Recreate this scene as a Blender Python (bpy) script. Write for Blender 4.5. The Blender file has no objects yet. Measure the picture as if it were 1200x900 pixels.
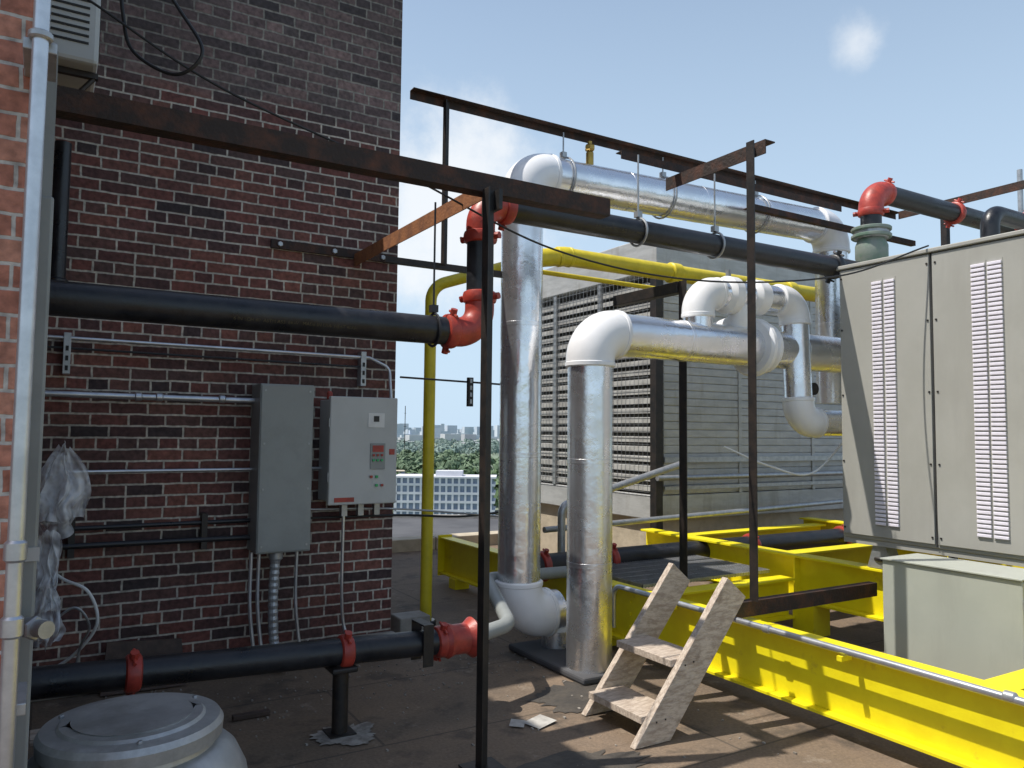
import bpy, bmesh, math, random
import numpy as np
from mathutils import Vector, Matrix, noise as mnoise
random.seed(7); rng=np.random.default_rng(7)
scene=bpy.context.scene
COL=scene.collection
ROOT=[None]
def begin(name, loc=(0,0,0), rotz=0):
    e=bpy.data.objects.new(name,None); e.empty_display_size=.1
    e.location=loc; e.rotation_euler=(0,0,rotz); COL.objects.link(e); ROOT[0]=e; return e
def mkobj(name, verts, faces, mat, smooth=False, bevel=0):
    me=bpy.data.meshes.new(name); me.from_pydata([tuple(v) for v in verts],[],faces); me.update()
    if mat: me.materials.append(mat)
    if smooth:
        me.polygons.foreach_set('use_smooth',[True]*len(me.polygons))
    o=bpy.data.objects.new(name,me); COL.objects.link(o)
    if ROOT[0]: o.parent=ROOT[0]
    if bevel:
        m=o.modifiers.new('b','BEVEL'); m.width=bevel; m.segments=2; m.limit_method='ANGLE'
    return o
BF=[(0,3,2,1),(4,5,6,7),(0,1,5,4),(1,2,6,5),(2,3,7,6),(3,0,4,7)]
def bv(b):
    x0,x1,y0,y1,z0,z1=b
    return [(x0,y0,z0),(x1,y0,z0),(x1,y1,z0),(x0,y1,z0),(x0,y0,z1),(x1,y0,z1),(x1,y1,z1),(x0,y1,z1)]
def box(name,b,mat,bevel=0): return mkobj(name,bv(b),BF,mat,False,bevel)
def boxes(name,bs,mat,bevel=0):
    V=[];F=[]
    for b in bs:
        n=len(V); V+=bv(b); F+=[tuple(i+n for i in f) for f in BF]
    return mkobj(name,V,F,mat,False,bevel)
def sweep(name,pts,r,mat,seg=24,cap=True,smooth=True):
    pts=[Vector(p) for p in pts]; n=len(pts)
    rs=r if isinstance(r,(list,tuple)) else [r]*n
    tang=[]
    for i in range(n):
        a=pts[max(i-1,0)]; b=pts[min(i+1,n-1)]
        t=(b-a)
        tang.append(t.normalized() if t.length>1e-9 else Vector((0,0,1)))
    t=tang[0]; ref=Vector((0,0,1)) if abs(t.z)<.9 else Vector((1,0,0))
    nrm=(ref-t*ref.dot(t)).normalized()
    V=[];F=[]
    for i in range(n):
        t=tang[i]; nrm=(nrm-t*nrm.dot(t)).normalized(); bn=t.cross(nrm)
        for k in range(seg):
            a=2*math.pi*k/seg
            V.append(pts[i]+(nrm*math.cos(a)+bn*math.sin(a))*rs[i])
    for i in range(n-1):
        for k in range(seg):
            F.append((i*seg+k,i*seg+(k+1)%seg,(i+1)*seg+(k+1)%seg,(i+1)*seg+k))
    if cap:
        F.append(tuple(reversed(range(seg)))); F.append(tuple((n-1)*seg+k for k in range(seg)))
    o=mkobj(name,V,F,mat,smooth)
    if smooth:
        try: o.data.set_sharp_from_angle(angle=math.radians(35))
        except Exception: pass
    return o
def arc(A,B,C,R,n=12):
    A,B,C=Vector(A),Vector(B),Vector(C)
    d1=(B-A).normalized(); d2=(C-B).normalized(); phi=d1.angle(d2)
    t=R*math.tan(phi/2); p1=B-d1*t
    nn=(d2-d1*d1.dot(d2)).normalized(); c=p1+nn*R
    return [c-nn*R*math.cos(phi*i/n)+d1*R*math.sin(phi*i/n) for i in range(n+1)]
def bend(points,R,n=8):
    out=[Vector(points[0])]
    for i in range(1,len(points)-1): out+=arc(points[i-1],points[i],points[i+1],R,n)
    out.append(Vector(points[-1])); return out
def spline(pts,n=8):
    P=[Vector(p) for p in pts]; P=[P[0]*2-P[1]]+P+[P[-1]*2-P[-2]]; out=[]
    for i in range(1,len(P)-2):
        for k in range(n):
            t=k/n;a,b,c,d=P[i-1],P[i],P[i+1],P[i+2]
            out.append(.5*((2*b)+(c-a)*t+(2*a-5*b+4*c-d)*t*t+(3*b-a-3*c+d)*t**3))
    out.append(P[-2]); return out
def ring(name,c,ax,r,L,mat,seg=28,e=None):
    c=Vector(c);ax=Vector(ax).normalized(); e=e or min(L*.2,.01)
    return sweep(name,[c-ax*L/2,c-ax*(L/2-e),c+ax*(L/2-e),c+ax*L/2],[r-e,r,r,r-e],mat,seg)
def cyl(name,a,b,r,mat,seg=20): return sweep(name,[a,b],r,mat,seg)
def coupling(c,ax,r,mat):
    c=Vector(c);ax=Vector(ax).normalized()
    sweep('coupling',[c-ax*.035,c-ax*.028,c-ax*.012,c+ax*.012,c+ax*.028,c+ax*.035],[r*1.05,r*1.2,r*1.26,r*1.26,r*1.2,r*1.05],mat,28)
    s=Vector((0,0,1)) if abs(ax.z)<.5 else Vector((0,1,0))
    s=(s+ax.cross(s)*.5).normalized()
    for sg in (1,-1):
        p=c+s*sg*r*1.34
        sweep('coupling_lug',[p-s*.028,p+s*.028],.02,mat,8)
        sweep('coupling_bolt',[p-ax.cross(s)*.05,p+ax.cross(s)*.05],.008,mat,8)
def pipe_run(points,r,R,mp,me=None,es=1.06,bands=None,bandmat=None,seg=32,collar=True):
    P=[Vector(p) for p in points]; me=me or mp; cur=P[0]
    for i in range(1,len(P)):
        if i<len(P)-1:
            a=arc(P[i-1],P[i],P[i+1],R,14); end=a[0]
        else: end=P[-1]
        sweep('pipe_section',[cur,end],r,mp,seg)
        if bands:
            L=(end-cur).length; k=int(L/bands); d=(end-cur).normalized()
            for j in range(1,k+1): ring('seam_band',cur+d*(L*j/(k+1)),d,r*1.008,.03,bandmat or mp,seg,.001)
        if i<len(P)-1:
            d1=(P[i]-P[i-1]).normalized(); d2=(P[i+1]-P[i]).normalized()
            sweep('elbow',[a[0]-d1*.04]+a+[a[-1]+d2*.04],r*es,me,seg)
            if collar:
                ring('elbow_collar',a[0]-d1*.03,d1,r*es*1.03,.035,me,seg,.006); ring('elbow_collar',a[-1]+d2*.03,d2,r*es*1.03,.035,me,seg,.006)
            cur=a[-1]
# ---------- materials ----------
def nd(nt,t,**kw):
    n=nt.nodes.new(t)
    for k,v in kw.items():
        if k in n.inputs: n.inputs[k].default_value=v
        else: setattr(n,k,v)
    return n
def pmat(name,c1,c2=None,scale=4,rough=.5,metal=0,bump=0,bscale=40,lo=.4,hi=.6,stretch=None,rough2=None,detail=6,coat=0,c3=None,c3scale=1.5,c3lo=.55,c3hi=.7,c3stretch=None):
    m=bpy.data.materials.new(name); m.use_nodes=True; nt=m.node_tree; L=nt.links.new
    b=nt.nodes['Principled BSDF']; b.inputs['Metallic'].default_value=metal; b.inputs['Roughness'].default_value=rough
    b.inputs['Coat Weight'].default_value=coat
    tc=nd(nt,'ShaderNodeTexCoord'); src=tc.outputs['Object']
    if stretch:
        mp=nd(nt,'ShaderNodeMapping'); mp.inputs['Scale'].default_value=stretch; L(src,mp.inputs[0]); src=mp.outputs[0]
    c2=c2 or tuple(x*.8 for x in c1)
    n=nd(nt,'ShaderNodeTexNoise'); n.inputs['Scale'].default_value=scale; n.inputs['Detail'].default_value=detail; n.inputs['Roughness'].default_value=.65; L(src,n.inputs['Vector'])
    r=nd(nt,'ShaderNodeValToRGB'); r.color_ramp.elements[0].position=lo; r.color_ramp.elements[1].position=hi
    r.color_ramp.elements[0].color=(*c1,1); r.color_ramp.elements[1].color=(*c2,1); L(n.outputs['Fac'],r.inputs[0])
    out=r.outputs[0]
    if c3:
        n3=nd(nt,'ShaderNodeTexNoise'); n3.inputs['Scale'].default_value=c3scale; n3.inputs['Detail'].default_value=8; n3.inputs['Roughness'].default_value=.7
        if c3stretch:
            mp3=nd(nt,'ShaderNodeMapping'); mp3.inputs['Scale'].default_value=c3stretch; L(tc.outputs['Object'],mp3.inputs[0]); L(mp3.outputs[0],n3.inputs['Vector'])
        else: L(tc.outputs['Object'],n3.inputs['Vector'])
        mr=nd(nt,'ShaderNodeMapRange'); mr.inputs[1].default_value=c3lo; mr.inputs[2].default_value=c3hi; L(n3.outputs['Fac'],mr.inputs[0])
        mx=nd(nt,'ShaderNodeMix'); mx.data_type='RGBA'; L(mr.outputs[0],mx.inputs[0]); L(out,mx.inputs[6]); mx.inputs[7].default_value=(*c3,1); out=mx.outputs[2]
    L(out,b.inputs['Base Color'])
    if rough2 is not None:
        rr=nd(nt,'ShaderNodeMapRange'); rr.inputs[1].default_value=.35; rr.inputs[2].default_value=.65; rr.inputs[3].default_value=rough; rr.inputs[4].default_value=rough2; L(n.outputs['Fac'],rr.inputs[0]); L(rr.outputs[0],b.inputs['Roughness'])
    if bump:
        n2=nd(nt,'ShaderNodeTexNoise'); n2.inputs['Scale'].default_value=bscale; n2.inputs['Detail'].default_value=4; L(src,n2.inputs['Vector'])
        bp=nd(nt,'ShaderNodeBump'); bp.inputs['Strength'].default_value=bump; bp.inputs['Distance'].default_value=.02; L(n2.outputs['Fac'],bp.inputs['Height']); L(bp.outputs[0],b.inputs['Normal'])
    return m
def brickmat(name,cols,mortar,bump=.5,topband=None,rowh=.0735,bw=.215,ms_=.0072):
    m=bpy.data.materials.new(name); m.use_nodes=True; nt=m.node_tree; L=nt.links.new
    b=nt.nodes['Principled BSDF']; b.inputs['Roughness'].default_value=.85
    tc=nd(nt,'ShaderNodeTexCoord'); sx=nd(nt,'ShaderNodeSeparateXYZ'); L(tc.outputs['Object'],sx.inputs[0])
    ad=nd(nt,'ShaderNodeMath',operation='ADD'); L(sx.outputs[0],ad.inputs[0]); L(sx.outputs[1],ad.inputs[1])
    cb=nd(nt,'ShaderNodeCombineXYZ'); L(ad.outputs[0],cb.inputs[0]); L(sx.outputs[2],cb.inputs[1])
    nw=nd(nt,'ShaderNodeTexNoise'); nw.inputs['Scale'].default_value=11; nw.inputs['Detail'].default_value=4; L(tc.outputs['Object'],nw.inputs['Vector'])
    vm=nd(nt,'ShaderNodeVectorMath',operation='MULTIPLY_ADD'); L(nw.outputs['Color'],vm.inputs[0]); vm.inputs[1].default_value=(.014,.012,0); L(cb.outputs[0],vm.inputs[2])
    bt=nd(nt,'ShaderNodeTexBrick'); L(vm.outputs[0],bt.inputs['Vector'])
    bt.inputs['Scale'].default_value=1; bt.inputs['Brick Width'].default_value=bw; bt.inputs['Row Height'].default_value=rowh
    bt.squash=.55; bt.squash_frequency=5
    bt.inputs['Mortar Size'].default_value=ms_; bt.inputs['Mortar Smooth'].default_value=.35; bt.inputs['Color1'].default_value=(0,0,0,1); bt.inputs['Color2'].default_value=(1,1,1,1); bt.inputs['Mortar'].default_value=(.5,.5,.5,1)
    rp=nd(nt,'ShaderNodeValToRGB'); el=rp.color_ramp.elements
    while len(el)<len(cols): el.new(.5)
    for i,c in enumerate(cols): el[i].position=i/(len(cols)-1); el[i].color=(*c,1)
    L(bt.outputs['Color'],rp.inputs[0])
    n=nd(nt,'ShaderNodeTexNoise'); n.inputs['Scale'].default_value=35; n.inputs['Detail'].default_value=6; L(tc.outputs['Object'],n.inputs['Vector'])
    n5=nd(nt,'ShaderNodeTexNoise'); n5.inputs['Scale'].default_value=1.1; n5.inputs['Detail'].default_value=5; L(tc.outputs['Object'],n5.inputs['Vector'])
    mr=nd(nt,'ShaderNodeMapRange'); mr.inputs[1].default_value=.3; mr.inputs[2].default_value=.7; mr.inputs[3].default_value=.65; mr.inputs[4].default_value=1.35; L(n.outputs['Fac'],mr.inputs[0])
    mr5=nd(nt,'ShaderNodeMapRange'); mr5.inputs[1].default_value=.3; mr5.inputs[2].default_value=.7; mr5.inputs[3].default_value=.7; mr5.inputs[4].default_value=1.25; L(n5.outputs['Fac'],mr5.inputs[0])
    mm=nd(nt,'ShaderNodeMath',operation='MULTIPLY'); L(mr.outputs[0],mm.inputs[0]); L(mr5.outputs[0],mm.inputs[1])
    bc=rp.outputs[0]; mvec=None
    if topband:
        zf=nd(nt,'ShaderNodeMath',operation='MULTIPLY_ADD'); L(n5.outputs['Fac'],zf.inputs[0]); zf.inputs[1].default_value=.5; L(sx.outputs[2],zf.inputs[2])
        tr=nd(nt,'ShaderNodeMapRange'); tr.inputs[1].default_value=topband+.15; tr.inputs[2].default_value=topband+.3; L(zf.outputs[0],tr.inputs[0])
        hs=nd(nt,'ShaderNodeHueSaturation'); hs.inputs['Saturation'].default_value=.55; hs.inputs['Value'].default_value=.9; L(bc,hs.inputs['Color']); L(tr.outputs[0],hs.inputs['Fac']); bc=hs.outputs[0]
        tm=nd(nt,'ShaderNodeMix'); tm.data_type='RGBA'; L(tr.outputs[0],tm.inputs[0]); tm.inputs[6].default_value=(*mortar,1); tm.inputs[7].default_value=(mortar[0]*.45,mortar[1]*.45,mortar[2]*.45,1); mvec=tm.outputs[2]
    sc=nd(nt,'ShaderNodeVectorMath',operation='SCALE'); L(bc,sc.inputs[0]); L(mm.outputs[0],sc.inputs[3])
    ms=nd(nt,'ShaderNodeVectorMath',operation='SCALE'); ms.inputs[0].default_value=mortar; L(mm.outputs[0],ms.inputs[3])
    if mvec: L(mvec,ms.inputs[0])
    mx=nd(nt,'ShaderNodeMix'); mx.data_type='RGBA'; L(bt.outputs['Fac'],mx.inputs[0]); L(sc.outputs[0],mx.inputs[6]); L(ms.outputs[0],mx.inputs[7]); L(mx.outputs[2],b.inputs['Base Color'])
    hm=nd(nt,'ShaderNodeMath',operation='MULTIPLY_ADD'); L(bt.outputs['Fac'],hm.inputs[0]); hm.inputs[1].default_value=-1; L(n.outputs['Fac'],hm.inputs[2])
    bp=nd(nt,'ShaderNodeBump'); bp.inputs['Strength'].default_value=bump; bp.inputs['Distance'].default_value=.008; L(hm.outputs[0],bp.inputs['Height']); L(bp.outputs[0],b.inputs['Normal'])
    return m
M={}
M['brick']=brickmat('dark_brick',[(.045,.032,.033),(.10,.042,.038),(.17,.06,.048),(.085,.05,.046),(.14,.062,.05),(.20,.075,.055)],(.46,.42,.36),topband=3.9)
M['brick2']=brickmat('red_brick',[(.36,.13,.085),(.42,.17,.115),(.47,.22,.15)],(.48,.44,.40),rowh=.068,ms_=.006)
M['blackpipe']=pmat('black_pipe_paint',(.010,.011,.014),(.024,.024,.028),6,.26,0,.08,60,rough2=.5,c3=(.055,.05,.046),c3scale=5,c3lo=.6,c3hi=.82)
M['blacksteel']=pmat('black_steel',(.012,.011,.011),(.03,.022,.018),12,.5,0,.1,50)
M['rust']=pmat('rusted_steel',(.030,.019,.015),(.11,.040,.020),9,.75,.1,.25,60,.45,.75)
M['rustlt']=pmat('rusted_steel_orange',(.30,.12,.045),(.14,.055,.028),8,.75,.05,.25,60,.42,.7)
M['red']=pmat('red_paint',(.45,.055,.035),(.32,.04,.03),14,.42,0,.1,40,c3=(.22,.05,.035),c3scale=9)
M['foil']=pmat('foil_jacket',(.88,.89,.91),(.78,.79,.81),3,.2,.92,.28,9,rough2=.34,c3=(.66,.66,.66),c3scale=2.2,c3lo=.6,c3hi=.8)
M['foilband']=pmat('foil_tape',(.86,.87,.89),(.78,.79,.81),9,.28,.9,.15,30)
M['pvc']=pmat('white_pvc',(.86,.86,.87),(.80,.80,.81),3,.28,0,.05,10,c3=(.64,.62,.58),c3scale=3,c3lo=.64,c3hi=.84)
M['yellow']=pmat('yellow_paint',(.88,.75,.012),(.82,.68,.01),6,.4,0,.05,30,c3=(.48,.34,.04),c3scale=4,c3lo=.62,c3hi=.78)
M['yellowpipe']=pmat('yellow_pipe_paint',(.74,.60,.03),(.62,.50,.025),7,.4,0,.05,30)
M['unit']=pmat('unit_grey_paint',(.40,.395,.36),(.37,.365,.33),2,.42,0,.02,20,c3=(.33,.32,.29),c3scale=1.0,c3lo=.5,c3hi=.8,c3stretch=(3,3,.5))
M['unitbox']=pmat('enclosure_paint',(.42,.44,.385),(.39,.41,.36),2,.42,0,.02,20,c3=(.34,.35,.31),c3scale=1.4,c3lo=.5,c3hi=.8,c3stretch=(3,3,.5))
M['slot']=pmat('louver_slot_sky_tint',(.84,.80,.88),(.78,.74,.82),20,.4)  # lavender of the reflected sky is put into the slot colour
M['dark']=pmat('dark_void',(.02,.02,.02),(.035,.035,.035),5,.8)
M['galv']=pmat('galvanised_steel',(.45,.46,.47),(.35,.36,.37),16,.4,.6,.05,40)
M['casing']=pmat('tower_casing',(.50,.505,.50),(.41,.415,.41),3,.5,.15,.1,20,stretch=(1,1,4),c3=(.32,.30,.27),c3scale=1.6,c3lo=.52,c3hi=.75,c3stretch=(3,3,.6))
M['louver']=pmat('tower_louver',(.50,.50,.48),(.36,.355,.34),5,.6,.0,.1,30)
M['conduit']=pmat('conduit_steel',(.62,.64,.67),(.5,.52,.55),10,.33,.75)
M['graybox']=pmat('grey_box_paint',(.29,.305,.295),(.26,.275,.265),3,.42,0,.03,20,c3=(.23,.24,.23),c3scale=1.5,c3lo=.5,c3hi=.8)
M['panel']=pmat('panel_paint',(.50,.51,.50),(.46,.47,.46),3,.4,c3=(.40,.40,.38),c3scale=2,c3lo=.55,c3hi=.8)
M['wood']=pmat('weathered_wood',(.58,.49,.40),(.38,.30,.235),10,.8,0,.3,30,stretch=(1.5,8,5),c3=(.20,.15,.11),c3scale=6,c3lo=.6,c3hi=.74)
M['white']=pmat('white_paint',(.75,.75,.73),(.66,.66,.64),6,.5)
M['alum']=pmat('spun_aluminium',(.56,.56,.55),(.42,.42,.415),4,.42,.5,.08,25,c3=(.28,.27,.25),c3scale=3,c3lo=.52,c3hi=.78)
M['concrete']=pmat('concrete',(.36,.33,.29),(.27,.25,.22),5,.85,0,.2,30)
M['tan']=pmat('tan_coping',(.52,.45,.34),(.42,.36,.27),5,.85,0,.2,30)
M['rubber']=pmat('cable_rubber',(.012,.012,.012),(.02,.02,.02),5,.5)
M['paper']=pmat('paper_scrap',(.5,.48,.44),(.36,.34,.31),12,.8)
M['brass']=pmat('brass',(.5,.33,.08),(.35,.22,.05),9,.35,.7)
M['green']=pmat('grey_green_paint',(.12,.19,.14),(.2,.23,.2),9,.45)
M['greenbtn']=pmat('green_button',(.02,.4,.12),None,9,.3)
M['ply']=pmat('plywood_dark',(.10,.065,.05),(.06,.04,.032),7,.7,0,.2,30)
M['stencil']=pmat('stencil_ink',(.13,.11,.06),(.05,.045,.03),30,.6)
def ground():
    m=bpy.data.materials.new('roof_membrane'); m.use_nodes=True; nt=m.node_tree; L=nt.links.new
    b=nt.nodes['Principled BSDF']; b.inputs['Roughness'].default_value=.88
    tc=nd(nt,'ShaderNodeTexCoord')
    def N(s,d=8,r=.65):
        n=nd(nt,'ShaderNodeTexNoise'); n.inputs['Scale'].default_value=s; n.inputs['Detail'].default_value=d; n.inputs['Roughness'].default_value=r; L(tc.outputs['Object'],n.inputs['Vector']); return n.outputs['Fac']
    def ramp(f,a,ca,bq,cb_):
        r=nd(nt,'ShaderNodeValToRGB'); e=r.color_ramp.elements; e[0].position=a;e[0].color=(*ca,1);e[1].position=bq;e[1].color=(*cb_,1); L(f,r.inputs[0]); return r.outputs[0]
    def mix(f,a,c):
        x=nd(nt,'ShaderNodeMix'); x.data_type='RGBA'; L(f,x.inputs[0]); L(a,x.inputs[6]); L(c,x.inputs[7]); return x.outputs[2]
    base=ramp(N(1.3),.35,(.115,.085,.06),.65,(.25,.175,.115))
    grit=ramp(N(60,3),.3,(.075,.058,.045),.75,(.30,.225,.16))
    f1=nd(nt,'ShaderNodeMath',operation='MULTIPLY'); L(N(7),f1.inputs[0]); f1.inputs[1].default_value=.75
    c=mix(f1.outputs[0],base,grit)
    st=nd(nt,'ShaderNodeMapRange'); st.inputs[1].default_value=.52; st.inputs[2].default_value=.62; L(N(2.6),st.inputs[0])
    dk=nd(nt,'ShaderNodeRGB'); dk.outputs[0].default_value=(.05,.042,.034,1)
    sm=nd(nt,'ShaderNodeMath',operation='MULTIPLY'); L(st.outputs[0],sm.inputs[0]); sm.inputs[1].default_value=.65
    c=mix(sm.outputs[0],c,dk.outputs[0])
    s3=nd(nt,'ShaderNodeMapRange'); s3.inputs[1].default_value=.58; s3.inputs[2].default_value=.70; s3.inputs[4].default_value=.5; L(N(4.1,10,.75),s3.inputs[0])
    lt=nd(nt,'ShaderNodeRGB'); lt.outputs[0].default_value=(.40,.34,.27,1)
    c=mix(s3.outputs[0],c,lt.outputs[0])
    br=nd(nt,'ShaderNodeTexBrick'); L(tc.outputs['Object'],br.inputs['Vector']); br.inputs['Scale'].default_value=1; br.inputs['Brick Width'].default_value=3.1; br.inputs['Row Height'].default_value=.95; br.inputs['Mortar Size'].default_value=.008
    s2=nd(nt,'ShaderNodeMath',operation='MULTIPLY'); L(br.outputs['Fac'],s2.inputs[0]); s2.inputs[1].default_value=.6
    c=mix(s2.outputs[0],c,dk.outputs[0])
    L(c,b.inputs['Base Color'])
    bp=nd(nt,'ShaderNodeBump'); bp.inputs['Strength'].default_value=.4; bp.inputs['Distance'].default_value=.01; L(N(45,5),bp.inputs['Height']); L(bp.outputs[0],b.inputs['Normal'])
    return m
M['roof']=ground()
M['terrain']=pmat('terrain_haze',(.15,.20,.13),(.22,.25,.2),.004,.95,0,0,1,c3=(.30,.32,.32),c3scale=.01)
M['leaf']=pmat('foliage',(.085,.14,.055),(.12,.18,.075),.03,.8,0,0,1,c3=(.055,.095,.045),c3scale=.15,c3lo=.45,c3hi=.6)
M['leafmid_hazed']=pmat('foliage_mid_hazed',(.13,.19,.11),(.17,.23,.14),.02,.9,0,0,1,c3=(.10,.15,.09),c3scale=.1,c3lo=.45,c3hi=.6)  # leaf green paled by distance haze painted into the base colour
M['leaffar_hazed']=pmat('foliage_far_hazed',(.20,.27,.24),(.25,.31,.28),.02,.9,0,0,1,c3=(.17,.24,.21),c3scale=.05,c3lo=.45,c3hi=.6)  # farthest leaves: stronger bluish haze painted into the base colour
M['bark']=pmat('bark',(.08,.06,.045),None,3,.9)
M['haze']=pmat('far_city_hazed',(.44,.50,.58),(.56,.60,.66),.01,.9)  # bluish atmospheric haze is part of this base colour
M['haze2']=pmat('mid_city_hazed',(.42,.42,.44),(.54,.55,.57),.01,.9)  # nearer blocks, also paled by haze put into the colour
M['hill_hazed']=pmat('far_hills_hazed',(.42,.53,.65),(.46,.57,.68),.001,.95)  # blue of the distant air painted into the ridge colour
M['fac']=pmat('facade_white',(.62,.62,.66),(.56,.56,.6),.3,.8)
M['glass']=pmat('glazing',(.15,.19,.28),(.22,.27,.37),.5,.2)
M['darkroof']=pmat('dark_roof',(.06,.06,.065),(.085,.085,.09),.6,.9)
# ---------- ground, roof, building ----------
ROOT[0]=None
S=20000
mkobj('ground',[(-S,-S,-30),(S,-S,-30),(S,S,-30),(-S,S,-30)],[(0,1,2,3)],M['terrain'])
mkobj('roof_deck',[(-12,-8,0),(16,-8,0),(16,9.62,0),(-12,9.62,0)],[(0,1,2,3)],M['roof'])
begin('parapet_wall')
box('parapet',(-12,16,9.62,9.9,-.4,.16),M['tan'],.01)
boxes('coping_joint',[(x,x+.012,9.617,9.903,-.01,.164) for x in np.arange(-11,16,1.2)],M['dark'])
begin('main_building')
box('walls',(-12,16,-8,9.9,-30,-.41),M['brick2'])
begin('brick_building')
box('penthouse_wall',(-9,2.25,5.45,13,-.05,5.4),M['brick'])
box('side_wing_wall',(-4.5,-.10,2.62,5.449,-.05,5.0),M['brick'])
box('coping',(-9.1,2.32,5.38,13.1,5.4,5.5),M['concrete'],.01)
box('base_flashing',(-.10,2.27,5.37,5.447,0,.13),M['concrete'],.02)
begin('brick_pier')
box('pier_wall',(-1.2,-.055,2.45,2.617,-.05,5.2),M['brick2'])
# ---------- left foreground metal ----------
begin('sheet_metal_duct')
box('duct_body',(-.13,-.002,2.75,3.05,.02,2.31),M['graybox'],.008)
box('duct_flange',(-.135,.004,2.742,2.752,1.2,1.24),M['panel'])
box('duct_back',(-.098,-.01,3.06,3.4,.1,2.9),M['graybox'])
begin('vertical_conduit')
cyl('tube',(-.047,2.24,0.02),(-.047,2.24,4.2),.0185,M['conduit'])
for z in (.55,1.3,1.12): ring('coupling',(-.047,2.24,z),(0,0,1),.025,.06,M['conduit'])
for z in (2.55,.9): box('strap',(-.085,-.01,2.26,2.45,z,z+.03),M['galv'],.003)
for z in (.75,2.58): ring('clamp',(-.047,2.24,z),(0,0,1),.028,.02,M['galv'])
begin('conduit_connector')
cyl('body',(-.02,2.7,1.02),(.03,2.62,1.02),.025,M['galv']); ring('nut',(.0,2.66,1.02),(.05,-.08,0),.036,.02,M['galv'],6)
begin('air_conditioner')
box('casing',(-.1,.155,4.2,4.95,3.36,4.1),M['panel'],.02)
boxes('side_slots',[(-.05,.11,4.194,4.2005,3.45+i*.035,3.46+i*.035) for i in range(14)],M['dark'])
boxes('front_grille',[(.154,.16,4.26,4.88,3.44+i*.04,3.45+i*.04) for i in range(14)],M['dark'])
boxes('bracket',[(-.1,.16,4.3,4.33,3.33,3.358),(-.1,.16,4.8,4.83,3.33,3.358),(-.1,-.07,4.3,4.33,3.0,3.33),(-.1,-.07,4.8,4.83,3.0,3.33)],M['blacksteel'])
cyl('brace',(-.085,4.315,3.03),(.14,4.315,3.33),.012,M['blacksteel'],8)
begin('drain_pipe')
sweep('pipe',[(.03,5.3,2.4),(.03,5.3,3.3)],.045,M['blackpipe'])
ring('coupling',(.03,5.3,2.45),(0,0,1),.06,.06,M['blackpipe'])
# ---------- steel frames ----------
begin('steel_support_frame')
boxes('post',[(1.82,1.828,3.27,3.33,.012,2.80),(1.828,1.88,3.322,3.33,.012,2.80)],M['blacksteel'])
box('base_plate',(1.76,1.94,3.21,3.39,0.003,.013),M['blacksteel'])
boxes('long_angle',[(-.1,2.62,3.33,3.338,2.79,2.885),(-.1,2.62,3.338,3.42,2.79,2.798)],M['rust'])
boxes('cross_angle',[(1.90,1.908,3.42,5.44,2.80,2.89),(1.908,1.98,3.42,5.44,2.882,2.89)],M['rustlt'])
box('wall_plate',(1.3,2.2,5.425,5.449,2.86,2.92),M['rust'])
for x in (1.36,1.75,2.12): ring('bolt',(x,5.42,2.89),(0,1,0),.02,.02,M['galv'],6)
box('gusset',(1.88,1.9,3.27,3.45,2.7,2.8),M['blacksteel'])
begin('steel_support_frame')
boxes('post',[(2.30,2.306,4.75,4.80,2.75,3.90),(2.306,2.345,4.794,4.80,2.75,3.90)],M['blacksteel'])
boxes('long_angle',[(2.05,7.55,4.80,4.806,3.86,3.92),(2.05,7.55,4.74,4.80,3.914,3.92)],M['rust'])
boxes('lower_angle',[(1.9,2.9,4.81,4.816,2.72,2.76),(1.9,2.9,4.816,4.86,2.72,2.726)],M['blacksteel'])
boxes('end_angle',[(7.5,7.508,2.9,4.74,3.84,3.92),(7.508,7.58,2.9,4.74,3.912,3.92)],M['rust'])
box('end_post',(7.51,7.57,4.25,4.31,0,3.84),M['blacksteel'])
begin('steel_support_frame')
boxes('post',[(3.69,3.698,3.27,3.33,.60,3.42),(3.698,3.75,3.322,3.33,.60,3.42)],M['blacksteel'])
boxes('cross_angle',[(3.76,3.768,3.24,4.14,3.34,3.43),(3.768,3.85,3.24,4.14,3.422,3.43)],M['rust'])
boxes('long_angle',[(3.24,5.55,4.0,4.007,3.435,3.49),(3.24,5.55,4.007,4.06,3.484,3.49)],M['rust'])
boxes('tie_angle',[(5.0,7.4,4.5,4.507,3.5,3.55),(5.0,7.4,4.507,4.55,3.5,3.506)],M['rust'])
begin('steel_support_frame')
boxes('post',[(4.21,4.218,4.41,4.49,.48,2.79),(4.218,4.28,4.482,4.49,.48,2.79)],M['blacksteel'])
box('arm',(4.2,4.28,4.5,5.3,2.70,2.79),M['blacksteel'],.004)
begin('steel_channel')
boxes('channel',[(3.5,4.95,3.338,3.348,.50,.59),(3.5,4.95,3.348,3.40,.58,.59)],M['rust'])
# ---------- black/red pipe ----------
def stencil(txt,x,y,z,r,size=.03,ang=20):
    cu=bpy.data.curves.new('stencil_text','FONT'); cu.body=txt; cu.size=size; cu.align_y='CENTER'; cu.materials.append(M['stencil'])
    o=bpy.data.objects.new('stencil_text',cu); COL.objects.link(o); o.parent=ROOT[0]
    a=math.radians(ang); o.location=(x,y-(r+.003)*math.cos(a),z-(r+.003)*math.sin(a)); o.rotation_euler=(math.radians(90)+a,0,0)
begin('black_steel_pipe')
r=.078;Y=3.9
sweep('pipe_section',[(-.1,Y,2.16),(1.93,Y,2.16)],r,M['blackpipe'],32)
stencil('6 IN SCH 40  ASTM A53  ERW   MADE IN USA  HEAT 40731',.75,Y,2.16,r,.024,25)
sweep('red_elbow',[(1.90,Y,2.16)]+arc((1.8,Y,2.16),(2.12,Y,2.16),(2.12,Y,3),.14)+[(2.12,Y,2.36)],r*1.08,M['red'],32)
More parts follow.
